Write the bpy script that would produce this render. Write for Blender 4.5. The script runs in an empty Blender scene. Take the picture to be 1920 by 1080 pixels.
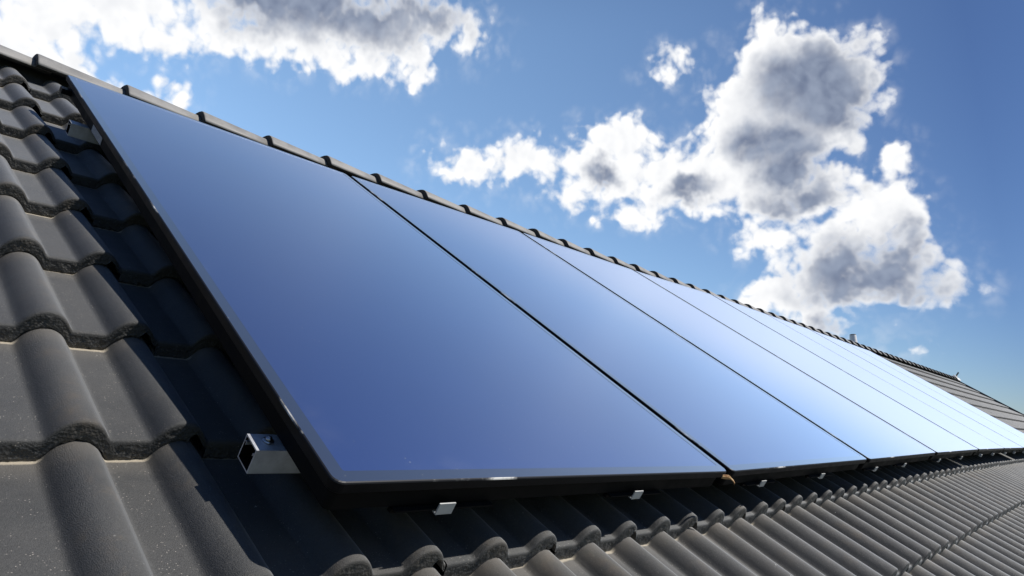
import bpy, math, random
import numpy as np
from mathutils import Matrix, Vector
R_ = math.radians
random.seed(7)
rng = np.random.default_rng(7)
scene = bpy.context.scene
COL = scene.collection

# ------------------------------------------------------------------ frame of the roof slope
# u runs along the ridge, v up the slope, w square to the slope
PITCH = R_(35.8)
Z0 = 8.0
ROOF = Matrix.Translation((0, 0, Z0)) @ Matrix.Rotation(PITCH, 4, 'X')
RM = np.array(ROOF)

# ------------------------------------------------------------------ camera
CAM_R = [[0.6726080402, -0.6001776073, 0.4328801911],
         [0.1648824682, -0.4487185646, -0.8783310432],
         [0.7213960049, 0.6621468759, -0.2028529485]]
CAM_C = (-0.4612163, -3.2455104, 0.6321644)
cam_data = bpy.data.cameras.new('camera')
cam = bpy.data.objects.new('camera', cam_data)
COL.objects.link(cam)
r3 = Matrix((CAM_R[0], [-k for k in CAM_R[1]], [-k for k in CAM_R[2]])).transposed().to_4x4()
cam.matrix_world = ROOF @ (Matrix.Translation(CAM_C) @ r3)
cam_data.sensor_width = 36.0
cam_data.lens = 1260.5179 / 1920 * 36
cam_data.clip_start = 0.02
cam_data.clip_end = 6000
scene.camera = cam

# ------------------------------------------------------------------ sun
sun_roof = Vector((0.48, -0.02, 1.0)).normalized()
SUN = (ROOF.to_3x3() @ sun_roof).normalized()
SUN_EL = math.asin(SUN.z)
SUN_AZ = math.atan2(SUN.x, SUN.y)           # clockwise from +Y
sd = bpy.data.lights.new('sun', 'SUN')
sd.energy = 5.0
sd.angle = R_(0.55)
sd.color = (1.0, 0.955, 0.89)
so = bpy.data.objects.new('sun', sd)
COL.objects.link(so)
so.rotation_euler = SUN.to_track_quat('Z', 'Y').to_euler()
so.location = (10, -20, 40)

# ------------------------------------------------------------------ exposure
scene.view_settings.view_transform = 'Standard'
scene.view_settings.look = 'None'
scene.view_settings.exposure = 0.0
scene.view_settings.gamma = 1.0
scene.view_settings.use_curve_mapping = False

# ------------------------------------------------------------------ node helper
class NT:
    def __init__(s, tree):
        s.t = tree
    def new(s, kind, **kw):
        n = s.t.nodes.new(kind)
        for k, v in kw.items():
            setattr(n, k, v)
        return n
    def put(s, sock, val):
        if hasattr(val, 'node'):
            s.t.links.new(val, sock)
        else:
            sock.default_value = val
    def math(s, op, a, b=0.0, c=0.0, clamp=False):
        n = s.new('ShaderNodeMath', operation=op, use_clamp=clamp)
        s.put(n.inputs[0], a); s.put(n.inputs[1], b)
        s.put(n.inputs[2], c)
        return n.outputs[0]
    def vec(s, op, a, b=(0, 0, 0), c=(0, 0, 0)):
        n = s.new('ShaderNodeVectorMath', operation=op)
        s.put(n.inputs[0], a); s.put(n.inputs[1], b)
        if op == 'MULTIPLY_ADD':
            s.put(n.inputs[2], c)
        return n.outputs['Value'] if op in ('LENGTH', 'DOT_PRODUCT', 'DISTANCE') else n.outputs['Vector']
    def ramp(s, x, a, b, lo=0.0, hi=1.0, smooth=True):
        n = s.new('ShaderNodeMapRange', interpolation_type='SMOOTHSTEP' if smooth else 'LINEAR')
        s.put(n.inputs[0], x)
        for i, v in zip((1, 2, 3, 4), (a, b, lo, hi)):
            s.put(n.inputs[i], v)
        return n.outputs[0]
    def mix(s, f, a, b, blend='MIX'):
        n = s.new('ShaderNodeMix', data_type='RGBA', blend_type=blend)
        s.put(n.inputs[0], f); s.put(n.inputs[6], a); s.put(n.inputs[7], b)
        return n.outputs[2]
    def noise(s, v, scale, detail=4.0, rough=0.55, out=0, **kw):
        n = s.new('ShaderNodeTexNoise')
        s.put(n.inputs['Vector'], v)
        if s is globals().get('W'):
            n.noise_dimensions = '2D'
        n.inputs['Scale'].default_value = scale
        n.inputs['Detail'].default_value = detail
        n.inputs['Roughness'].default_value = rough
        for k, val in kw.items():
            n.inputs[k].default_value = val
        return n.outputs[out]
    def voro(s, v, scale, feature='F1', detail=0.0, out='Distance', rough=0.5, smooth=None):
        n = s.new('ShaderNodeTexVoronoi', feature=feature)
        s.put(n.inputs['Vector'], v)
        n.inputs['Scale'].default_value = scale
        if 'Detail' in n.inputs:
            n.inputs['Detail'].default_value = detail
            n.inputs['Roughness'].default_value = rough
        if smooth is not None:
            n.inputs['Smoothness'].default_value = smooth
        return n.outputs[out]
    def attr(s, name):
        n = s.new('ShaderNodeAttribute', attribute_name=name)
        return n.outputs['Fac']

def mat(name):
    m = bpy.data.materials.new(name)
    m.use_nodes = True
    t = NT(m.node_tree)
    b = [n for n in m.node_tree.nodes if n.type == 'BSDF_PRINCIPLED'][0]
    return m, t, b

# ------------------------------------------------------------------ sky with cumulus clouds
# every cumulus is a handful of lobes: (azimuth, elevation, half width, half height) in degrees, azimuth from +X
CLOUDS = [(17.09, 26.46, 5.72, 4.09), (13.24, 28.0, 2.7, 2.23), (19.27, 30.02, 4.08, 2.75), (15.23, 28.25, 4.2, 2.83), (13.07, 26.23, 2.21, 1.88), (21.64, 26.02, 3.99, 3.83), (17.71, 24.57, 5.11, 3.37), (23.0, 22.89, 3.26, 2.5), (20.55, 21.31, 4.82, 2.89), (24.93, 20.77, 5.72, 2.55), (20.34, 18.97, 4.96, 1.75), (16.07, 19.01, 3.1, 2.22), (12.95, 23.47, 0.75, 0.61), (11.24, 20.26, 1.72, 1.54), (12.1, 17.16, 3.4, 2.43), (10.21, 16.45, 1.55, 1.92), (9.7, 13.63, 1.41, 2.11), (46.73, 22.93, 3.87, 2.11), (41.05, 23.65, 3.22, 2.19), (36.21, 23.1, 2.79, 2.41), (32.57, 24.43, 3.43, 2.24), (29.15, 22.24, 3.68, 2.37), (36.03, 20.89, 3.33, 1.55), (30.25, 18.82, 2.84, 1.58), (34.08, 22.13, 3.8, 2.19), (20.0, 15.76, 2.92, 1.89), (14.74, 15.13, 3.35, 1.93), (11.37, 12.68, 3.46, 2.03), (14.69, 12.06, 4.41, 1.53), (9.89, 10.73, 1.99, 0.92), (16.1, 13.04, 4.72, 2.12), (13.2, 12.3, 4.65, 1.75), (11.52, 11.43, 3.28, 1.25), (20.56, 11.56, 3.21, 1.77), (17.94, 9.89, 2.69, 1.57), (17.13, 8.38, 1.51, 0.74), (22.87, 10.87, 1.24, 0.77), (27.3, 30.11, 1.97, 1.2), (34.59, 18.25, 0.61, 0.49), (12.27, 6.37, 1.16, 0.51), (10.96, 5.98, 0.3, 0.31), (81.12, 28.17, 4.67, 1.99), (82.03, 25.93, 3.3, 2.0), (78.71, 25.7, 2.45, 1.75), (76.45, 24.47, 1.88, 1.45), (75.42, 29.93, 4.67, 1.92), (71.49, 29.47, 1.74, 1.75), (68.02, 31.39, 5.4, 1.84), (61.91, 32.35, 6.8, 2.47), (55.34, 33.42, 7.77, 2.33), (58.98, 30.7, 5.11, 1.42), (50.41, 34.04, 4.77, 1.76), (51.36, 30.66, 2.26, 1.79), (59.14, 32.76, 10.3, 1.92), (47.36, 33.62, 2.03, 1.03), (72.2, 25.87, 1.5, 0.82), (70.9, 24.79, 1.07, 1.15), (72.19, 25.8, 1.65, 0.9), (80.41, 31.87, 9.71, 3.54), (67.28, 35.98, 14.21, 3.84), (52.62, 37.87, 7.6, 2.94), (63.53, 30.33, 2.64, 1.16), (55.19, 31.06, 2.88, 1.36), (81.54, 24.85, 2.11, 1.35), (-13.0, 24.0, 9.0, 6.0), (150.0, 14.0, 16.0, 5.0), (-60.0, 16.0, 14.0, 5.0)]  # last few lobes lie out of view, added for the panels to reflect
SHADE = [(15.26, 26.3, 4.95, 3.64), (17.59, 21.7, 3.22, 2.42), (58.36, 34.79, 11.44, 3.2), (65.68, 33.75, 8.27, 2.26), (50.96, 35.17, 6.55, 2.39), (58.56, 37.19, 14.46, 3.26), (16.1, 27.85, 5.06, 2.86), (13.79, 25.22, 2.88, 2.48), (19.92, 23.5, 3.57, 2.24), (18.71, 20.84, 2.45, 1.64), (17.89, 18.77, 3.99, 1.48), (12.98, 12.68, 6.42, 2.86), (10.36, 11.06, 3.19, 1.62), (16.26, 11.4, 3.01, 1.23), (34.81, 21.94, 2.0, 1.14), (17.47, 8.82, 2.09, 1.23), (11.09, 15.02, 2.08, 1.4), (26.98, 20.32, 2.69, 1.08)]
world = bpy.data.worlds.new('World')
scene.world = world
world.use_nodes = True
W = NT(world.node_tree)
bg = [n for n in world.node_tree.nodes if n.type == 'BACKGROUND'][0]
sky = W.new('ShaderNodeTexSky', sky_type='NISHITA')
sky.sun_disc = False
sky.sun_elevation = SUN_EL
sky.sun_rotation = SUN_AZ
sky.altitude = 300
sky.air_density = 1.0
sky.dust_density = 0.2
sky.ozone_density = 2.2
direc = W.new('ShaderNodeTexCoord').outputs['Generated']
sep = W.new('ShaderNodeSeparateXYZ')
W.put(sep.inputs[0], direc)
az = W.math('DEGREES', W.math('ARCTAN2', sep.outputs[1], sep.outputs[0]))
el = W.math('DEGREES', W.math('ARCSINE', sep.outputs[2]))
ang = W.new('ShaderNodeCombineXYZ')
W.put(ang.inputs[0], az); W.put(ang.inputs[1], el)
# the lobes' edges are pushed about by turbulence (degrees)
A2 = ang.outputs[0]
w1 = W.noise(A2, 0.20, 1.5, 0.5, out=1)
w2 = W.noise(A2, 0.75, 2.0, 0.6, out=1)
wv = W.vec('ADD', W.vec('MULTIPLY_ADD', w1, (5.0, 4.0, 0), (-2.5, -2.0, 0)), W.vec('MULTIPLY_ADD', w2, (1.8, 1.6, 0), (-0.9, -0.8, 0)))
ang_w = W.vec('ADD', A2, wv)
def field(blobs, v, scale_by_size=True):
    best = None
    for a, e, ra, re in blobs:
        d = W.vec('LENGTH', W.vec('MULTIPLY_ADD', v, (1 / ra, 1 / re, 0), (-a / ra, -e / re, 0)))
        m = min(ra, re) if scale_by_size else 1.0
        d = W.math('MULTIPLY_ADD', d, m, -m)
        best = d if best is None else W.math('SMOOTH_MIN', best, d, 1.3 if scale_by_size else 0.45)
    return W.math('MULTIPLY', best, -1.0)
F = field(CLOUDS, ang_w)                      # degrees inside the outline
def puffs(v, detail):
    n = W.math('MULTIPLY_ADD', W.noise(v, 0.55, detail, 0.52), 2.9, -1.45)
    t = n
    for sc, am in ((0.42, 0.8), (1.0, 0.45)):
        k = W.math('ABSOLUTE', W.math('MULTIPLY_ADD', W.noise(v, sc, 0.0), 2.0, -1.0))
        t = W.math('ADD', t, W.math('MULTIPLY_ADD', k, 2.0 * am, -0.42 * am))
    return t
tex = puffs(A2, 8.0)
texl = puffs(A2, 3.0)
tex2 = puffs(W.vec('ADD', A2, (0.45, 0.75, 0)), 2.0)
dens = W.math('ADD', W.math('MULTIPLY_ADD', F, 1.5, -0.35), tex)
alpha = W.ramp(dens, -0.55, 1.25)
wisp = W.math('MULTIPLY', W.ramp(F, -1.8, 0.6), W.ramp(tex, -0.4, 1.6, 0, 0.35))
alpha = W.math('MAXIMUM', alpha, wisp)
# thick parts let little light through and turn grey, thin rims stay white
G = field(SHADE, W.vec('ADD', ang.outputs[0], W.vec('MULTIPLY', wv, (0.8, 0.8, 0))), False)
thick = W.ramp(W.math('MULTIPLY_ADD', texl, 0.07, G), -0.35, 0.75)
thick = W.math('MULTIPLY', thick, W.ramp(W.math('MULTIPLY_ADD', texl, 0.45, F), -0.1, 1.7))
relief = W.ramp(W.math('SUBTRACT', tex2, texl), -1.8, 2.2, 0.0, 1.0)
soft = W.math('MULTIPLY', W.ramp(dens, 0.8, 4.5), 0.16)
white = W.mix(W.math('ADD', W.math('MULTIPLY', relief, 0.30), soft), (1.08, 1.08, 1.08, 1), (0.52, 0.56, 0.64, 1))
grey = W.mix(relief, (0.31, 0.365, 0.48, 1), (0.155, 0.195, 0.30, 1))
ccol = W.mix(thick, white, grey)
haze_k = W.math('MULTIPLY', W.ramp(az, 5.0, 72.0, 0, 1, False), W.math('MULTIPLY', W.ramp(az, 88.0, 115.0, 1, 0.05), W.ramp(el, 32.0, 50.0, 1, 0.22)))
tint = W.mix(haze_k, (0.53, 0.64, 0.84, 1), (2.8, 2.9, 2.7, 1))
skyc = W.mix(1.0, sky.outputs[0], tint, 'MULTIPLY')
SKY_STRENGTH = 0.10
cl = W.vec('MULTIPLY', ccol, (1 / SKY_STRENGTH,) * 3)
final = W.mix(alpha, skyc, cl)
W.put(bg.inputs[0], final)
bg.inputs[1].default_value = SKY_STRENGTH
world.cycles.sampling_method = 'MANUAL'
world.cycles.sample_map_resolution = 512

# ------------------------------------------------------------------ materials
def tile_material(name, rough_face):
    m, t, b = mat(name)
    co = t.new('ShaderNodeTexCoord').outputs['Object']
    s = t.attr('tile_s'); h = t.attr('tile_h'); rnd = t.attr('tile_rnd')
    n1 = t.noise(co, 3.2, 5, 0.6)
    n2 = t.noise(co, 22, 5, 0.65)
    base = t.mix(t.ramp(n1, 0.3, 0.7), (0.047, 0.047, 0.046, 1), (0.070, 0.069, 0.066, 1))
    base = t.mix(t.ramp(n2, 0.4, 0.75, 0, 0.45), base, (0.078, 0.075, 0.070, 1))
    shade = t.new('ShaderNodeHueSaturation')
    t.put(shade.inputs['Value'], t.math('MULTIPLY_ADD', rnd, 0.30, 0.85))
    t.put(shade.inputs['Color'], base)
    t.put(shade.inputs['Value'], t.math('MULTIPLY', t.math('MULTIPLY_ADD', rnd, 0.30, 0.85), t.ramp(t.noise(co, 330, 3, 0.7), 0.25, 0.75, 0.72, 1.28, False)))
    base = shade.outputs[0]
    base = t.mix(t.ramp(rnd, 0.78, 1.0, 0, 0.3), base, (0.080, 0.069, 0.056, 1))
    # pale grains caught on the pans, a few droppings, thin brown film on the rolls' shoulders
    v1 = t.voro(co, 210, 'F1')
    sel = t.noise(co, 60, 2, 0.5)
    gr = t.math('MULTIPLY', t.ramp(v1, 0.10, 0.24, 1, 0), t.ramp(sel, 0.47, 0.62))
    base = t.mix(t.math('MULTIPLY', gr, t.ramp(h, -0.024, -0.034, 0.25, 0.85)), base, (0.34, 0.31, 0.27, 1))
    v2 = t.voro(co, 26, 'F1')
    base = t.mix(t.math('MULTIPLY', t.ramp(v2, 0.025, 0.05, 0.9, 0), t.ramp(t.noise(co, 4.0, 2), 0.5, 0.56)), base, (0.55, 0.54, 0.5, 1))
    film = t.math('MULTIPLY', t.ramp(t.noise(co, 9, 6, 0.7), 0.5, 0.72), t.ramp(h, -0.03, -0.006))
    base = t.mix(t.math('MULTIPLY', film, 0.5), base, (0.125, 0.098, 0.068, 1))
    if not rough_face:
        # sand washed down against the next tile's nose
        edge = t.math('ADD', s, t.math('MULTIPLY_ADD', n2, 0.010, -0.005))
        dust = t.math('MULTIPLY', t.ramp(edge, 0.3215, 0.3262), t.ramp(h, -0.022, -0.033))
        base = t.mix(t.math('MULTIPLY', dust, t.ramp(n1, 0.25, 0.5, 0.35, 0.95)), base, (0.46, 0.40, 0.30, 1))
        dustw = t.math('MULTIPLY', t.ramp(edge, 0.27, 0.325), 0.22)
        base = t.mix(dustw, base, (0.24, 0.21, 0.17, 1))
    else:
        low = t.ramp(t.attr('tile_face'), 0.45, 1.0)
        spk = t.ramp(t.voro(co, 300, 'F1'), 0.12, 0.3, 1, 0)
        base = t.mix(t.math('MULTIPLY', spk, t.math('MULTIPLY_ADD', low, 0.35, 0.05)), base, (0.40, 0.33, 0.22, 1))
    t.put(b.inputs['Base Color'], base)
    t.put(b.inputs['Roughness'], t.ramp(n2, 0.3, 0.7, 0.46, 0.62))
    b.inputs['Specular IOR Level'].default_value = 0.14
    bump = t.new('ShaderNodeBump')
    if rough_face:
        hh = t.math('ADD', t.math('MULTIPLY', t.noise(co, 260, 4, 0.7), 1.0), t.math('MULTIPLY', t.voro(co, 190, 'F1'), 1.1))
        bump.inputs['Strength'].default_value = 1.0
        bump.inputs['Distance'].default_value = 0.0016
    else:
        hh = t.math('ADD', t.noise(co, 620, 3, 0.65), t.math('MULTIPLY', t.noise(co, 90, 3, 0.6), 0.5))
        bump.inputs['Strength'].default_value = 0.85
        bump.inputs['Distance'].default_value = 0.0016
    t.put(bump.inputs['Height'], hh)
    t.put(b.inputs['Normal'], bump.outputs[0])
    # weathered skin with fine dust: shines softly when one looks along it
    lw = t.new('ShaderNodeLayerWeight')
    lw.inputs['Blend'].default_value = 0.5
    cosv = t.math('MAXIMUM', t.math('SUBTRACT', 1.0, lw.outputs['Facing']), 0.14)
    veil = t.math('SUBTRACT', 1.0, t.math('EXPONENT', t.math('MULTIPLY', -1.0, t.math('POWER', t.math('DIVIDE', 0.068, cosv), 1.6))))
    gl = t.new('ShaderNodeBsdfGlossy')
    gl.inputs['Color'].default_value = (0.76, 0.79, 0.82, 1)
    gl.inputs['Roughness'].default_value = 0.6
    t.put(gl.inputs['Normal'], bump.outputs[0])
    mv = t.new('ShaderNodeMixShader')
    t.put(mv.inputs[0], veil)
    t.t.links.new(b.outputs[0], mv.inputs[1]); t.t.links.new(gl.outputs[0], mv.inputs[2])
    out = [q for q in m.node_tree.nodes if q.type == 'OUTPUT_MATERIAL'][0]
    t.t.links.new(mv.outputs[0], out.inputs[0])
    return m
M_TILE = tile_material('concrete_tile', False)
M_NOSE = tile_material('concrete_tile_broken_edge', True)

def plain(name, col, rough=0.5, metal=0.0, var=0.25, scale=14, bumpd=0.0, bscale=80, spec=0.5):
    m, t, b = mat(name)
    co = t.new('ShaderNodeTexCoord').outputs['Object']
    n = t.noise(co, scale, 6, 0.62)
    c2 = tuple(min(1, k * (1 + var)) for k in col) + (1,)
    c1 = tuple(k * (1 - var) for k in col) + (1,)
    t.put(b.inputs['Base Color'], t.mix(t.ramp(n, 0.3, 0.7), c1, c2))
    t.put(b.inputs['Roughness'], t.ramp(n, 0.3, 0.7, rough * 0.85, min(1, rough * 1.15)))
    b.inputs['Metallic'].default_value = metal
    b.inputs['Specular IOR Level'].default_value = spec
    if bumpd:
        bm_ = t.new('ShaderNodeBump')
        bm_.inputs['Strength'].default_value = 0.5
        bm_.inputs['Distance'].default_value = bumpd
        t.put(bm_.inputs['Height'], t.noise(co, bscale, 4, 0.6))
        t.put(b.inputs['Normal'], bm_.outputs[0])
    return m
M_RIDGE = plain('ridge_concrete', (0.235, 0.227, 0.215), 0.6, 0, 0.2, 9, 0.0012, 260)
M_FRAME = plain('black_anodised', (0.006, 0.006, 0.007), 0.4, 0.0, 0.4, 30, spec=0.15)
M_BODY = plain('black_tub', (0.005, 0.005, 0.0055), 0.6, 0.0, 0.3, 12, spec=0.1)
M_RIDGE_SHADE = plain('ridge_shaded_face', (0.05, 0.049, 0.047), 0.85, 0, 0.3, 40, 0.002, 200, 0.2)  # ridge concrete darkened to carry the shade of the tile ends
M_ALU = plain('aluminium', (0.72, 0.74, 0.78), 0.50, 0.75, 0.12, 40, 0.0002, 200)
M_STEEL = plain('stainless_steel', (0.42, 0.42, 0.43), 0.30, 1.0, 0.15, 60)
M_CLIP = plain('bright_clip', (0.50, 0.50, 0.49), 0.5, 0.0, 0.06, 40)
M_DARK = plain('ridge_roll_dark', (0.02, 0.02, 0.02), 0.85, 0, 0.3)
M_WHITE = plain('white_plastic', (0.80, 0.79, 0.78), 0.45, 0, 0.04)
M_WALL = plain('wall_render', (0.62, 0.58, 0.52), 0.85, 0, 0.08, 3, 0.002, 60)
M_WOOD = plain('verge_board', (0.10, 0.095, 0.09), 0.7, 0, 0.2, 6)
M_SHEET = plain('rear_tiles', (0.075, 0.072, 0.068), 0.6, 0, 0.25, 5, 0.01, 12)
M_STICK = None

def sticker_material():
    m, t, b = mat('sticker_print')
    uv = t.new('ShaderNodeUVMap').outputs[0]
    br = t.new('ShaderNodeTexBrick')
    t.put(br.inputs['Vector'], uv)
    br.inputs['Scale'].default_value = 3.0
    br.inputs['Mortar Size'].default_value = 0.02
    br.inputs['Color1'].default_value = (0.52, 0.53, 0.55, 1)
    br.inputs['Color2'].default_value = (0.30, 0.32, 0.35, 1)
    br.inputs['Mortar'].default_value = (0.12, 0.12, 0.13, 1)
    t.put(b.inputs['Base Color'], br.outputs[0])
    b.inputs['Roughness'].default_value = 0.4
    return m
M_STICK = sticker_material()

def edge_material():
    """black coating worn to bare metal along the glass edge"""
    m, t, b = mat('worn_rim')
    co = t.new('ShaderNodeTexCoord').outputs['Object']
    n = t.noise(co, 5, 8, 0.7)
    k = t.ramp(n, 0.56, 0.70)
    t.put(b.inputs['Base Color'], t.mix(k, (0.02, 0.021, 0.025, 1), (0.62, 0.61, 0.58, 1)))
    b.inputs['Roughness'].default_value = 0.42
    b.inputs['Metallic'].default_value = 0.0
    b.inputs['Specular IOR Level'].default_value = 0.15
    return m
M_RIM = edge_material()

def glass_material(name, c0, c1, edge_dust):
    m, t, b = mat(name)
    co = t.new('ShaderNodeTexCoord').outputs['Object']
    uv = t.new('ShaderNodeUVMap').outputs[0]
    b.inputs['Metallic'].default_value = 0.85
    n = t.noise(co, 1.2, 4, 0.6)
    t.put(b.inputs['Base Color'], t.mix(t.ramp(n, 0.3, 0.7), c0 + (1,), c1 + (1,)))
    b.inputs['Roughness'].default_value = 0.42
    b.inputs['Coat Weight'].default_value = 1.0
    b.inputs['Coat IOR'].default_value = 1.5
    b.inputs['Coat Roughness'].default_value = 0.36
    # dust: a film along the edges, specks everywhere
    su = t.new('ShaderNodeSeparateXYZ'); t.put(su.inputs[0], uv)
    ex = t.math('MINIMUM', su.outputs[0], t.math('SUBTRACT', 1.0, su.outputs[0]))
    ey = t.math('MINIMUM', su.outputs[1], t.math('SUBTRACT', 1.0, su.outputs[1]))
    ed = t.math('MINIMUM', ex, t.math('MULTIPLY', ey, 1.9))
    edge = t.math('MULTIPLY', t.ramp(ed, 0.0, 0.05, 1, 0), t.ramp(t.noise(co, 7, 7, 0.7), 0.50, 0.78, 0.0, 0.28))
    sp = t.math('MULTIPLY', t.ramp(t.voro(co, 42, 'F1'), 0.035, 0.07, 1, 0), t.ramp(t.noise(co, 14, 2), 0.5, 0.6))
    film = t.math('MAXIMUM', t.math('MULTIPLY', edge, edge_dust), t.math('MULTIPLY', sp, 0.35))
    dif = t.new('ShaderNodeBsdfDiffuse')
    dif.inputs[0].default_value = (0.52, 0.53, 0.54, 1)
    mx = t.new('ShaderNodeMixShader')
    t.put(mx.inputs[0], film)
    t.t.links.new(b.outputs[0], mx.inputs[1]); t.t.links.new(dif.outputs[0], mx.inputs[2])
    out = [q for q in m.node_tree.nodes if q.type == 'OUTPUT_MATERIAL'][0]
    # an even veil of fine dust on the structured glass: the flatter one looks along it, the more of it one looks through
    lw = t.new('ShaderNodeLayerWeight')
    lw.inputs['Blend'].default_value = 0.5
    cosv = t.math('MAXIMUM', t.math('SUBTRACT', 1.0, lw.outputs['Facing']), 0.01)
    veil = t.math('SUBTRACT', 1.0, t.math('EXPONENT', t.math('MULTIPLY', -1.0, t.math('POWER', t.math('DIVIDE', 0.19, cosv), 2.6))))
    veil = t.math('MULTIPLY', veil, 0.56)
    gl = t.new('ShaderNodeBsdfGlossy')
    t.put(gl.inputs['Color'], t.mix(t.ramp(veil, 0.34, 0.56), (0.45, 0.67, 0.93, 1), (0.61, 0.73, 0.90, 1)))   # thin film bluish, thick film white
    gl.inputs['Roughness'].default_value = 0.54
    mv = t.new('ShaderNodeMixShader')
    t.put(mv.inputs[0], veil)
    t.t.links.new(mx.outputs[0], mv.inputs[1]); t.t.links.new(gl.outputs[0], mv.inputs[2])
    t.t.links.new(mv.outputs[0], out.inputs[0])
    return m
M_GLASS = glass_material('collector_glass', (0.005, 0.038, 0.205), (0.007, 0.044, 0.23), 0.12)
M_LEDGE = glass_material('glass_border', (0.018, 0.030, 0.075), (0.026, 0.038, 0.09), 0.0)

def leaf_material():
    m, t, b = mat('dry_leaf')
    co = t.new('ShaderNodeTexCoord').outputs['Object']
    n = t.noise(co, 120, 5, 0.7)
    t.put(b.inputs['Base Color'], t.mix(t.ramp(n, 0.3, 0.7), (0.30, 0.11, 0.035, 1), (0.62, 0.42, 0.20, 1)))
    b.inputs['Roughness'].default_value = 0.6
    return m
M_LEAF = leaf_material()

# ------------------------------------------------------------------ object helpers
def thing(name, label, cat, uvw=None, group=None, world_m=None):
    o = bpy.data.objects.new(name, None)
    COL.objects.link(o)
    o.empty_display_size = 0.2
    o.matrix_world = world_m if world_m is not None else ROOF @ Matrix.Translation(uvw)
    o['label'] = label; o['category'] = cat; o['kind'] = 'thing'
    if group:
        o['group'] = group
    return o
WORLD_OF = {}
def wm(o):
    return WORLD_OF.get(o.name, o.matrix_world.copy())
def mesh(name, P, faces, mats, parent=None, idx=None, smooth=None, attrs=None, uvs=None, roof=True, at=None):
    """P in roof coordinates (or world if roof=False); linked as ONE object, stored in its own or its parent's frame"""
    P = np.asarray(P, float)
    if roof:
        P = P @ RM[:3, :3].T + RM[:3, 3]
    base = wm(parent) if parent is not None else (at if at is not None else Matrix.Identity(4))
    own = base if at is None or parent is None else at
    inv = np.array(own.inverted())
    Q = P @ inv[:3, :3].T + inv[:3, 3]
    me = bpy.data.meshes.new(name)
    me.from_pydata(Q.tolist(), [], [list(map(int, f)) for f in faces]) if len(faces) < 20000 else fast_mesh(me, Q, faces)
    for m in (mats if isinstance(mats, (list, tuple)) else [mats]):
        me.materials.append(m)
    n = len(me.polygons)
    if idx is not None:
        me.polygons.foreach_set('material_index', np.asarray(idx, np.int32))
    if smooth is None:
        smooth = np.zeros(n, bool)
    me.polygons.foreach_set('use_smooth', np.broadcast_to(np.asarray(smooth, bool), (n,)).copy())
    if attrs:
        for k, a in attrs.items():
            at_ = me.attributes.new(k, 'FLOAT', 'POINT')
            at_.data.foreach_set('value', np.asarray(a, np.float32))
    if uvs is not None:
        uvl = me.uv_layers.new(name='UVMap')
        li = np.empty(len(me.loops), np.int32); me.loops.foreach_get('vertex_index', li)
        uvl.data.foreach_set('uv', np.asarray(uvs, np.float32)[li].ravel())
    me.validate(clean_customdata=False)
    me.update()
    o = bpy.data.objects.new(name, me)
    COL.objects.link(o)
    if parent is not None:
        o.parent = parent
        o.matrix_parent_inverse = Matrix.Identity(4)
        o.matrix_basis = base.inverted() @ own
    else:
        o.matrix_world = own
    WORLD_OF[o.name] = own.copy()
    return o
def fast_mesh(me, Q, faces):
    F_ = np.asarray(faces, np.int32)
    me.vertices.add(len(Q)); me.vertices.foreach_set('co', Q.astype(np.float32).ravel())
    me.loops.add(F_.size); me.loops.foreach_set('vertex_index', F_.ravel())
    me.polygons.add(len(F_)); me.polygons.foreach_set('loop_start', np.arange(len(F_), dtype=np.int32) * 4)
    me.update(calc_edges=True)
class MB:
    """collects boxes and strips for one mesh"""
    def __init__(s):
        s.v = []; s.f = []; s.sm = []; s.mi = []
    def add(s, P, faces, smooth=False, mi=0):
        o = len(s.v)
        s.v += [tuple(p) for p in P]
        for f in faces:
            s.f.append([k + o for k in f]); s.sm.append(smooth); s.mi.append(mi)
    def box(s, u0, u1, v0, v1, w0, w1, mi=0):
        P = [(u, v, w) for w in (w0, w1) for v in (v0, v1) for u in (u0, u1)]
        s.add(P, [(0, 2, 3, 1), (4, 5, 7, 6), (0, 1, 5, 4), (2, 6, 7, 3), (0, 4, 6, 2), (1, 3, 7, 5)], False, mi)
    def rings(s, rings, closed=True, cap0=False, cap1=False, smooth=False, mi=0):
        n = len(rings[0])
        P = [p for r in rings for p in r]
        F_ = []
        for i in range(len(rings) - 1):
            for j in range(n if closed else n - 1):
                k = (j + 1) % n
                F_.append((i * n + j, i * n + k, (i + 1) * n + k, (i + 1) * n + j))
        if cap0: F_.append(tuple(range(n - 1, -1, -1)))
        if cap1: F_.append(tuple(range((len(rings) - 1) * n, len(rings) * n)))
        s.add(P, F_, smooth, mi)
    def cyl(s, c, axis, r0, r1, h, n=20, mi=0, smooth=True):
        a = Vector(axis).normalized(); x = a.orthogonal().normalized(); y = a.cross(x)
        def ring(r, t):
            return [tuple(Vector(c) + a * t + x * (r * math.cos(2 * math.pi * k / n)) + y * (r * math.sin(2 * math.pi * k / n))) for k in range(n)]
        s.rings([ring(r0, 0), ring(r1, h)], True, True, True, smooth, mi)
    def build(s, name, mats, parent=None, **kw):
        return mesh(name, s.v, s.f, mats, parent, idx=s.mi, smooth=s.sm, **kw)

# ------------------------------------------------------------------ the old roof sags a little under the row of panels
KU = np.array([-3, 0, 1.3, 2.6, 4, 5.5, 9, 14, 25.])
KW = np.array([0, 0, -.0314, -.0198, -.0023, .0059, -.0126, -.0126, 0])
def sag(u, v):
    return np.interp(u, KU, KW) * np.clip(-np.asarray(v) / 2.7, 0, 1.15)

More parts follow.
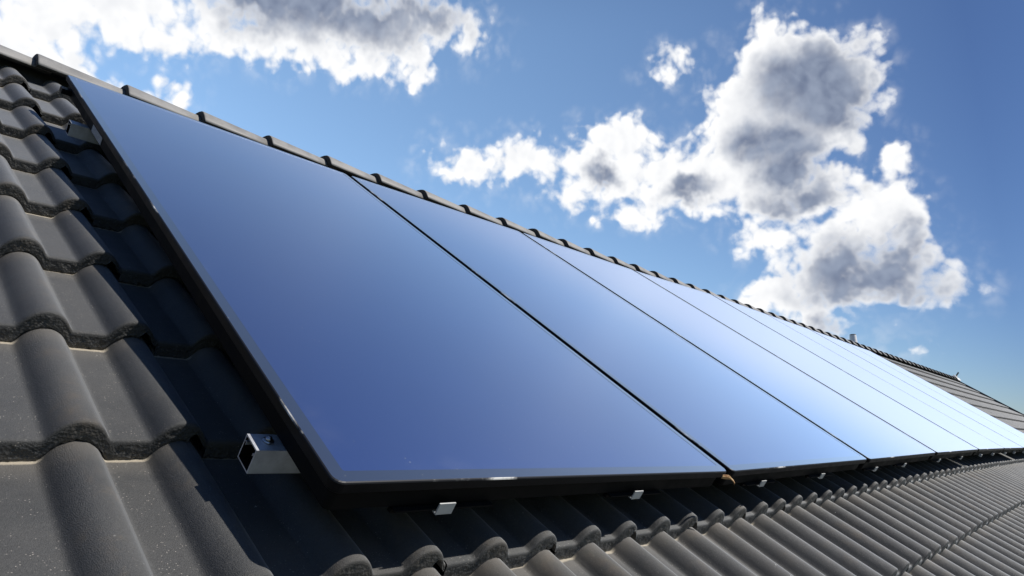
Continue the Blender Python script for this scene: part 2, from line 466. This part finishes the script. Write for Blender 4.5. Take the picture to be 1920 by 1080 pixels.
# ------------------------------------------------------------------ ground
def ground():
    m, t, b = mat('meadow')
    co = t.new('ShaderNodeTexCoord').outputs['Object']
    n = t.noise(co, 0.05, 8, 0.65)
    t.put(b.inputs['Base Color'], t.mix(t.ramp(n, 0.35, 0.65), (0.05, 0.075, 0.025, 1), (0.10, 0.105, 0.05, 1)))
    b.inputs['Roughness'].default_value = 0.95
    S = 2500
    o = mesh('ground', [(-S, -S, 0), (S, -S, 0), (S, S, 0), (-S, S, 0)], [(0, 1, 2, 3)], m, roof=False)
    o['kind'] = 'structure'
ground()

# ------------------------------------------------------------------ house
U_A, U_B = -3.3, 20.0
V_EAVE = -4.65
house = thing('house', 'house under a long roof of dark grey concrete tiles with a pale grey ridge', 'house',
              world_m=Matrix.Translation((8.35, 0.3, 0)))

G = 0.33114            # exposed length of a tile
PIT = 0.15             # two rolls to a tile
DEPTH = 0.034
def profile(x):
    """height of the tile's top over its width; x = 0 on the roll that laps the neighbour"""
    g = np.linspace(-0.32, 0.12, 2201)
    z = np.zeros_like(g)
    for c in (0.0, -0.144, -0.30):
        t = np.clip(np.abs(g - c) / 0.0415, 0, 1)
        z = np.maximum(z, np.maximum(1 - t ** 2.2, 0) ** 0.85)
    k = np.hanning(61); k /= k.sum()                       # rounds the foot of the roll over about a centimetre
    z = np.interp(x, g, np.convolve(z, k, 'same'))
    return DEPTH * (z - 1)
LENGTH = 0.42
TH = 0.0325
def tile_template(nx, rows, nf):
    x = np.linspace(-0.2535, 0.0474, nx)
    zt = profile(x)
    zt[-1] -= 0.0014; zt[-2] -= 0.0005
    P = []; at_s = []; at_h = []; at_f = []; F_ = []; idx = []
    def grid(r0, nr, mi):
        for i in range(nr - 1):
            for j in range(nx - 1):
                a = r0 + i * nx + j
                F_.append((a, a + 1, a + nx + 1, a + nx)); idx.append(mi)
    # top skin
    for s, dz in rows:
        for j in range(nx):
            P.append((x[j], s, zt[j] + dz - TH * 1.03 * s / G)); at_s.append(s); at_h.append(zt[j]); at_f.append(0)
    grid(0, len(rows), 0)
    # broken nose
    th = np.where(x > 0.019, 0.0125, TH)
    th = np.where((x > 0.012) & (x <= 0.019), 0.022, th)
    r0 = len(P)
    s0, dz0 = rows[0]
    for k in range(nf):
        q = k / (nf - 1)
        for j in range(nx):
            ss = s0 - (0.0020 * q) + (0 if k == 0 else rng.normal(0, 0.0007))
            zz = zt[j] + dz0 - q * (th[j] + dz0) + (0 if k == 0 else rng.normal(0, 0.0012))
            P.append((x[j], ss, zz)); at_s.append(0); at_h.append(zt[j]); at_f.append(q)
    for i in range(nf - 1):
        for j in range(nx - 1):
            a = r0 + i * nx + j
            F_.append((a, a + nx, a + nx + 1, a + 1)); idx.append(1)
    # underside behind the nose
    r1 = len(P)
    for j in range(nx):
        P.append((x[j], 0.06, zt[j] - th[j] - TH * 0.06 / G + 0.001)); at_s.append(0); at_h.append(zt[j]); at_f.append(1)
    for j in range(nx - 1):
        a = r0 + (nf - 1) * nx + j
        F_.append((a, r1 + j, r1 + j + 1, a + 1)); idx.append(1)
    # right-hand lap edge
    r2 = len(P)
    for s, dz in rows:
        P.append((x[-1], s + 0.0, zt[-1] + dz - TH * 1.03 * s / G)); at_s.append(s); at_h.append(-0.01); at_f.append(0.3)
        P.append((x[-1] - 0.0015, s, zt[-1] - 0.0125 - TH * 1.03 * s / G)); at_s.append(s); at_h.append(-0.01); at_f.append(0.3)
    for i in range(len(rows) - 1):
        a = r2 + 2 * i
        F_.append((a, a + 1, a + 3, a + 2)); idx.append(1)
    return [np.array(P), np.array(F_), np.array(idx), np.array(at_s), np.array(at_h), np.array(at_f)]
ROWS_HI = [(0.0, -.0075), (.0005, -.0042), (.0019, -.0019), (.0042, -.0007), (.0078, -.0001), (.018, 0), (.06, 0), (.13, 0), (.21, 0), (.28, 0), (.31, 0), (.335, 0), (LENGTH, 0)]
ROWS_LO = [(0.0, -.0075), (.0019, -.0019), (.0078, -.0001), (.018, 0), (.15, 0), (.31, 0), (LENGTH, 0)]
T_HI = [tile_template(66, ROWS_HI, 7) for _ in range(3)]
T_MD = [tile_template(42, ROWS_HI, 4) for _ in range(2)]
T_LO = [tile_template(27, ROWS_LO, 2)]
def tile_field():
    VP, VF, VI, A_s, A_h, A_f, A_r = [], [], [], [], [], [], []
    off = 0
    ncol0 = int(math.floor((U_A - 0.0) / 0.30)); ncol1 = int(round(U_B / 0.30))
    for k in range(0, 14):
        for c in range(ncol0, ncol1):
            u0 = c * 0.30 + (0.30 if False else 0.0)
            v0 = -k * G
            near = math.hypot(u0 - CAM_C[0], (v0 - CAM_C[1]) * 0.8)
            tp = (T_HI if near < 3.2 else T_MD if near < 6.5 else T_LO)
            P, F_, I_, s_, h_, f_ = tp[rng.integers(len(tp))]
            Q = P.copy()
            if k == 0:                                  # top course is cut at the ridge
                Q[:, 1] = np.minimum(Q[:, 1], 0.30)
            a = rng.normal(0, 0.0016); 
            x = Q[:, 0].copy()
            Q[:, 0] += rng.normal(0, 0.0007) - a * Q[:, 1] * 0.6
            Q[:, 1] += rng.normal(0, 0.0016) + a * x
            Q[:, 2] += rng.normal(0, 0.0004)
            Q[:, 0] += u0; Q[:, 1] += v0
            Q[:, 2] += sag(Q[:, 0], Q[:, 1])
            VP.append(Q); VF.append(F_ + off); VI.append(I_)
            A_s.append(s_); A_h.append(h_); A_f.append(f_); A_r.append(np.full(len(Q), rng.random()))
            off += len(Q)
    cat = np.concatenate
    return mesh('roof', cat(VP), cat(VF), [M_TILE, M_NOSE], house, idx=cat(VI), smooth=True,
                attrs={'tile_s': cat(A_s), 'tile_h': cat(A_h), 'tile_face': cat(A_f), 'tile_rnd': cat(A_r)}, at=ROOF)
roof = tile_field()
roof['label'] = 'slope of dark grey double-roll concrete tiles in straight columns'

# underlay, ridge roll, rear slope, verge, walls
YR = np.array([math.cos(PITCH), -math.sin(PITCH)])     # horizontal direction (v, w) towards the ridge
UP = np.array([math.sin(PITCH), math.cos(PITCH)])      # vertical direction (v, w)
LOW = np.array([0.215, 0.014])                          # lower lip of the ridge tiles (v, w)
HALF = 0.105
AX = LOW + YR * HALF                                    # ridge axis at lip height
def rp(u, h, z):                                        # point on the ridge: h across (towards the far slope), z up
    p = AX + YR * h + UP * z
    return (u, p[0], p[1])
b_ = MB()
b_.add([(U_A, V_EAVE, -.105), (U_B, V_EAVE, -.105), (U_B, .25, -.105), (U_A, .25, -.105)], [(0, 1, 2, 3)])
b_.build('underlay', M_DARK, house)
b_ = MB()
b_.rings([[rp(u, h, z) for h, z in ((-.045, -.05), (-.03, .015), (.03, .015), (.045, -.05))] for u in (U_A + .02, U_B - .02)], True, True, True)
b_.build('ridge_roll', M_DARK, house)
b_ = MB()
dl = 4.3
b_.add([rp(U_A, .02, -.02), rp(U_B, .02, -.02), rp(U_B, dl * math.cos(PITCH), -dl * math.sin(PITCH) - .02), rp(U_A, dl * math.cos(PITCH), -dl * math.sin(PITCH) - .02)], [(0, 1, 2, 3)])
b_.build('rear_slope', M_SHEET, house)

JOINTS = [-2.745, -2.393, -2.041, -1.689, -1.337, -.985, -.633, -.281, .072, .419, .762, 1.121, 1.474, 1.824, 2.192, 2.57, 2.941, 3.313]
while JOINTS[-1] < U_B - .36:
    JOINTS.append(JOINTS[-1] + .356)
SEC = [(-.105, 0), (-.098, .016), (-.089, .033), (-.077, .0475), (-.061, .0575), (-.040, .063), (-.018, .0655), (0, .066)]
SEC = SEC + [(-h, z) for h, z in SEC[-2::-1]]
def ridge_tile(u0, u1, i):
    m = MB()
    ln = u1 - u0 + .06
    def ring(u, k, t):
        out = [rp(u, h * k + math.copysign(0, h), z * k) for h, z in SEC]
        inn = [rp(u, h * (k - t), z * (k - t) - .001) for h, z in SEC[::-1]]
        return out + inn
    dy = rng.normal(0, .0015)
    k0, k1 = 1.30 + rng.normal(0, .012), 0.92
    st = [(0, k0 - .045), (.003, k0 - .012), (.009, k0), (ln * .5, (k0 + k1) / 2), (ln, k1)]
    m.rings([[(p[0], p[1] + dy, p[2]) for p in ring(u0 + s, k, .26)] for s, k in st], True, True, True, True)
    n_ = 2 * len(SEC)
    for q in range(len(m.f)):                            # shade put into the colour of the nose and inside
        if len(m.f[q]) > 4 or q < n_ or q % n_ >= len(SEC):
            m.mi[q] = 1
    o = m.build('ridge_tile', [M_RIDGE, M_RIDGE_SHADE], house)
    for p in o.data.polygons:
        if len(p.vertices) > 4:
            p.use_smooth = False
    c = MB()
    z = .0592 * k0
    c.box(u0 - .016, u0 + .03, AX[0] + UP[0] * z - .010, AX[0] + UP[0] * z + .010, AX[1] + UP[1] * z - .004, AX[1] + UP[1] * z + .003)
    c.box(u0 - .019, u0 - .016, AX[0] + UP[0] * z - .010, AX[0] + UP[0] * z + .010, AX[1] + UP[1] * z - .022, AX[1] + UP[1] * z + .003)
    if u0 < 9:
        c.build('ridge_clip', M_STEEL if False else M_FRAME, o)
for i in range(len(JOINTS) - 1):
    ridge_tile(JOINTS[i], JOINTS[i + 1], i)

# far gable: verge boards and the end of the ridge
b_ = MB()
b_.box(U_B + .03, U_B + .055, V_EAVE, .26, -.16, .012)
b_.build('verge_board', M_WOOD, house)
b_ = MB()
b_.rings([[rp(U_B - .32, h * 1.4, z * 1.5 - .01) for h, z in SEC], [rp(U_B + .06, h * 1.4, z * 1.5 - .01) for h, z in SEC]], False, smooth=True)
b_.add([rp(U_B + .06, h * 1.4, z * 1.5 - .01) for h, z in SEC], [tuple(range(len(SEC)))])
b_.build('ridge_end_cap', M_WHITE, house)
b_ = MB()
b_.box(U_B + .07, U_B + .10, AX[0] + .02, AX[0] + .05, AX[1] - .05, AX[1] + .24)
b_.build('gable_finial', M_WOOD, house)
b_ = MB()
b_.box(U_B - .22, U_B + .065, AX[0] - .01, AX[0] + .05, AX[1] + .02, AX[1] + .135)
b_.build('ridge_end_block', M_WHITE, house)
# walls
def P3(u, v, w):
    return RM[:3, :3] @ np.array([u, v, w]) + RM[:3, 3]
ye = P3(0, V_EAVE + .5, -.15)
yr = P3(0, *(AX + UP * -.12))
yb = 2 * yr[1] - ye[1]
b_ = MB()
x0, x1 = U_A + .25, U_B - .15
Pw = []
for x in (x0, x1):
    Pw += [(x, ye[1], 0), (x, ye[1], ye[2]), (x, yr[1], yr[2]), (x, yb, ye[2]), (x, yb, 0)]
b_.add(Pw, [(0, 1, 2, 3, 4), (9, 8, 7, 6, 5), (0, 5, 6, 1), (4, 3, 8, 9)])
b_.build('wall', M_WALL, house, roof=False)

# ------------------------------------------------------------------ solar panels
BOT_U = [.061, 1.282, 2.520, 3.722, 4.985, 6.160, 7.402, 8.622, 9.846]
BOT_W = [.128, .099, .109, .124, .132, .131, .126, .122, .118]
TOP_U = [.067, 1.241, 2.481, 3.751, 5.000, 6.225, 7.455, 8.690, 9.900]
TOP_W = [.135, .117, .1225, .1235, .142, .1335, .130, .123, .115]
VB, VT = -2.637, -.40
GAP = [0, .027, .030, .032, .034, .010, .034, .012, 0]
LABELS = [
    'solar panel at the near end, deep blue, black side edge with grey sticker exposed',
    'solar panel just beyond the dry leaf, adjoining the big deep blue near panel',
    'solar panel third from the exposed rail ends, pale blue glass',
    'solar panel fourth from the exposed rail ends, very pale blue glass',
    'solar panel fifth from the exposed rail ends, whitish glass ending at a hairline seam',
    'solar panel sixth from the exposed rail ends, whitish strip just beyond the first hairline seam',
    'solar panel next to last before the bare far tiles, thin whitish strip',
    'solar panel at the far end of the row, bordering the bare tiles',
]
def rounded(inset, r, wd, ht, n=5):
    """outline in metres, counter-clockwise from the lower left corner"""
    x0, y0, x1, y1 = inset, inset, wd - inset, ht - inset
    r = max(r - inset * .5, .002)
    pts = []
    for cx, cy, a0 in ((x0 + r, y0 + r, 180), (x1 - r, y0 + r, 270), (x1 - r, y1 - r, 0), (x0 + r, y1 - r, 90)):
        for k in range(n + 1):
            a = R_(a0 + 90 * k / n)
            pts.append((cx + r * math.cos(a), cy + r * math.sin(a)))
    return pts
CLIPS = {0: (.287, .858), 1: (1.547, 2.053), 2: (2.701, 3.166), 3: (3.90, 4.52)}
def panel(i):
    A = np.array([BOT_U[i] + GAP[i] / 2, VB, BOT_W[i]]); B = np.array([BOT_U[i + 1] - GAP[i + 1] / 2, VB, BOT_W[i + 1]])
    D = np.array([TOP_U[i] + GAP[i] / 2, VT, TOP_W[i]]); C_ = np.array([TOP_U[i + 1] - GAP[i + 1] / 2, VT, TOP_W[i + 1]])
    wd = np.linalg.norm(B - A); ht = np.linalg.norm(D - A)
    root = thing('solar_panel', LABELS[i], 'solar panel', tuple(A - np.array([0, 0, .066])), 'solar panels in a row on the roof')
    WORLD_OF[root.name] = ROOF @ Matrix.Translation(tuple(A - np.array([0, 0, .066])))
    def mp(x, y, z):
        a, b = x / wd, y / ht
        p = (1 - a) * (1 - b) * A + a * (1 - b) * B + a * b * C_ + (1 - a) * b * D
        return (p[0], p[1], p[2] + z)
    def ring(inset, z, r=.017):
        return [mp(x, y, z) for x, y in rounded(inset, r, wd, ht)]
    f = MB()
    f.rings([ring(.012, -.0185), ring(.0012, -.0185), ring(0, -.0172), ring(0, -.0030)], True, False, False, False, 0)
    f.rings([ring(0, -.0030), ring(.0008, -.0010), ring(.0026, 0)], True, False, False, False, 1)
    f.rings([ring(.0026, 0), ring(.0250, 0), ring(.0256, -.0007)], True, False, False, False, 2)
    f.build('frame', [M_FRAME, M_RIM, M_LEDGE], root)
    # glass with a slight bow, as a grid so that it stays smooth
    g = []; uv = []; nx, ny = 8, 14
    e = .0255
    for b in range(ny + 1):
        for a in range(nx + 1):
            x = e + (wd - 2 * e) * a / nx; y = e + (ht - 2 * e) * b / ny
            g.append(mp(x, y, -.0006)); uv.append((a / nx, b / ny))
    ff = [(b * (nx + 1) + a, b * (nx + 1) + a + 1, (b + 1) * (nx + 1) + a + 1, (b + 1) * (nx + 1) + a) for b in range(ny) for a in range(nx)]
    mesh('glass', g, ff, M_GLASS, root, smooth=True, uvs=uv)
    t = MB()
    t.rings([ring(.012, -.0185), ring(.013, -.056), ring(.021, -.062)], True, False, True, False)
    t.build('tub', M_BODY, root)
    # holders under the lower edge, each with a bright clip
    for fr in (CLIPS[i] if i in CLIPS else (None, None)):
        if fr is None:
            continue
        x = (fr - A[0]) / (B[0] - A[0]) * wd
        h = MB()
        def bx(mbx, xa, xb, ya, yb2, za, zb):
            P = [mp(xx, yy, zz) for zz in (za, zb) for yy in (ya, yb2) for xx in (xa, xb)]
            mbx.add(P, [(0, 2, 3, 1), (4, 5, 7, 6), (0, 1, 5, 4), (2, 6, 7, 3), (0, 4, 6, 2), (1, 3, 7, 5)])
        bx(h, x - .095, x + .115, .002, .0125, -.0600, -.0570)
        bx(h, x - .095, x + .115, .012, .020, -.0680, -.0610)
        ho = h.build('holder', M_BODY, root)
        c = MB()
        bx(c, x - .017, x + .017, -.0035, -.0010, -.0615, -.0435)
        bx(c, x - .017, x + .017, -.0035, .012, -.0640, -.0617)
        c.build('clip', M_CLIP, ho)
    if i >= 4:
        for q in (.2, .66):
            x = q * wd
            c = MB()
            P = [mp(xx, yy, zz) for zz in (-.062, -.044) for yy in (-.0035, .010) for xx in (x - .020, x + .020)]
            c.add(P, [(0, 2, 3, 1), (4, 5, 7, 6), (0, 1, 5, 4), (2, 6, 7, 3), (0, 4, 6, 2), (1, 3, 7, 5)])
            c.build('clip', M_CLIP, root)
    if i == 0:
        s = []
        for y, z in ((1.595, -.052), (1.595, -.030), (1.735, -.030), (1.735, -.052)):
            s.append(mp(.0105, y, z))
        s2 = [(p[0] + .0012, p[1], p[2]) for p in s]
        st = mesh('sticker', s + s2, [(0, 1, 2, 3), (4, 7, 6, 5), (0, 4, 5, 1), (1, 5, 6, 2), (2, 6, 7, 3), (3, 7, 4, 0)], M_STICK, root,
             uvs=[(0, 0), (0, 1), (1, 1), (1, 0)] * 2)
        st['label'] = 'pale grey printed type label'
        k = MB()
        P = [mp(xx, yy, zz) for zz in (-.052, -.034) for yy in (ht - .10, ht - .06) for xx in (-.018, .012)]
        k.add(P, [(0, 2, 3, 1), (4, 5, 7, 6), (0, 1, 5, 4), (2, 6, 7, 3), (0, 4, 6, 2), (1, 3, 7, 5)])
        k.build('lug', M_FRAME, root)
    return root
for i in range(8):
    panel(i)

# ------------------------------------------------------------------ mounting rails
def rail(vc, top, label, bolt_u, u_start=.030):
    root = thing('mounting_rail', label, 'rail', (u_start, vc, top - .041), 'aluminium rails under the panels')
    WORLD_OF[root.name] = ROOF @ Matrix.Translation((u_start, vc, top - .041))
    us = [u_start] + list(np.arange(.6, 9.7, .6)) + [9.80]
    h, t = .0205, .0022
    def drop(u):
        s = vc / 2.7
        return float(np.interp(u, [0, 1.3, 2.6, 4, 5.5, 9], [0, -.029, -.019, -.004, 0, -.008])) * (-s) - (.0045 if u > u_start + .05 else 0)
    def sect(u, off):
        d = drop(u)
        return [(u, vc - h + off, top - .041 + off + d), (u, vc + h - off, top - .041 + off + d), (u, vc + h - off, top - off + d), (u, vc - h + off, top - off + d)]
    m = MB()
    m.rings([sect(u, 0) for u in us], True)
    m.rings([sect(u, t) for u in us], True, mi=1)  # black inner skin: the hollow's shade put into the colour
    m.rings([sect(us[0], 0), sect(us[0], t)], True)
    m.rings([sect(us[-1], 0), sect(us[-1], t)], True)
    # screw channels inside the hollow
    for sv in (-1, 1):
        m.box(us[0] + .0005, us[0] + .5, vc + sv * (h - t) - .0045 * (sv > 0), vc + sv * (h - t) + .0045 * (sv < 0), top - .0115, top - .0100)
        m.box(us[0] + .0005, us[0] + .5, vc + sv * (h - t - .0045) - .0006, vc + sv * (h - t - .0045) + .0006, top - .0150, top - .0100)
    m.build('profile', [M_ALU, M_BODY], root)
    if bolt_u:
        q = MB()
        q.cyl((bolt_u, vc + .002, top), (0, 0, 1), .0085, .0085, .0016, 24)
        q.cyl((bolt_u, vc + .002, top + .0016), (0, 0, 1), .0058, .0042, .0050, 20)
        q.cyl((bolt_u, vc + .002, top + .0066), (0, 0, 1), .0030, .0022, .0012, 12)
        q.build('bolt', M_STEEL, root)
    return root
rail(-2.466, .0700, 'lower mounting rail, bare square aluminium tube with a bolt head on its open end', .056)
rail(-.815, .0715, 'upper mounting rail, aluminium tube end shaded high beside the grey sticker', None, .036)

# ------------------------------------------------------------------ dry leaf at the lower corner of the first seam
def leaf():
    pts = []
    root = thing('dry_leaf', 'curled orange brown dry leaf caught at the lower corner between two solar panels', 'leaf', (1.25, -2.648, .088))
    WORLD_OF[root.name] = ROOF @ Matrix.Translation((1.25, -2.648, .088))
    m = MB()
    # folded blade, then a thin curled tip
    spine = [(1.222, -2.6405, .0885), (1.236, -2.6450, .0900), (1.250, -2.6480, .0905), (1.258, -2.6500, .0900), (1.266, -2.6560, .0890), (1.272, -2.6640, .0860), (1.275, -2.6700, .0810), (1.2755, -2.6720, .0760)]
    wid = [.0055, .0064, .0064, .0054, .0028, .0024, .0020, .0010]
    spine = [(1.250 + (u - 1.250) * .72, -2.648 + (v + 2.648) * .75, .0905 + (w - .0905) * .75) for u, v, w in spine]
    top = []; 
    for (u, v, w), h in zip(spine, wid):
        top.append([(u, v, w + h), (u - .002, v - .002, w + h * .2), (u, v, w - h), (u + .0006, v + .0008, w - h), (u - .001, v - .001, w + h * .2), (u + .0006, v + .0008, w + h)])
    m.rings(top, True, True, True, False)
    m.build('blade', M_LEAF, root)
leaf()

# ------------------------------------------------------------------ small vents standing behind the ridge
def vent(u, h, size, hz, label, cap):
    p = AX + YR * h
    zb = -h * math.tan(PITCH) - .02
    base = P3(u, *(AX + YR * h + UP * zb))
    root = thing('roof_vent', label, 'vent', world_m=Matrix.Translation(tuple(base)))
    WORLD_OF[root.name] = Matrix.Translation(tuple(base))
    m = MB()
    def ring(z, k, n=16):
        return [tuple(np.array(rp(u, h, z)) + np.array([k * size * math.cos(2 * math.pi * j / n), 0, 0]) + k * size * math.sin(2 * math.pi * j / n) * np.array([0, YR[0], YR[1]])) for j in range(n)]
    m.rings([ring(zb, 1.3), ring(.05, 1.05), ring(hz - .012, .78)], True, True, False, True)
    m.build('pipe', M_WHITE, root)
    c = MB()
    c.rings([ring(hz - .012, cap), ring(hz, cap), ring(hz + .006, cap * .8)], True, True, True, False)
    c.build('cap', M_WOOD, root)
vent(12.35, .20, .070, .33, 'small white tapered vent pipe rising behind the ridge above the far panels', .74)
vent(15.6, .20, .030, .175, 'small flat dark vent cap barely showing above the far ridge tiles', 1.9)
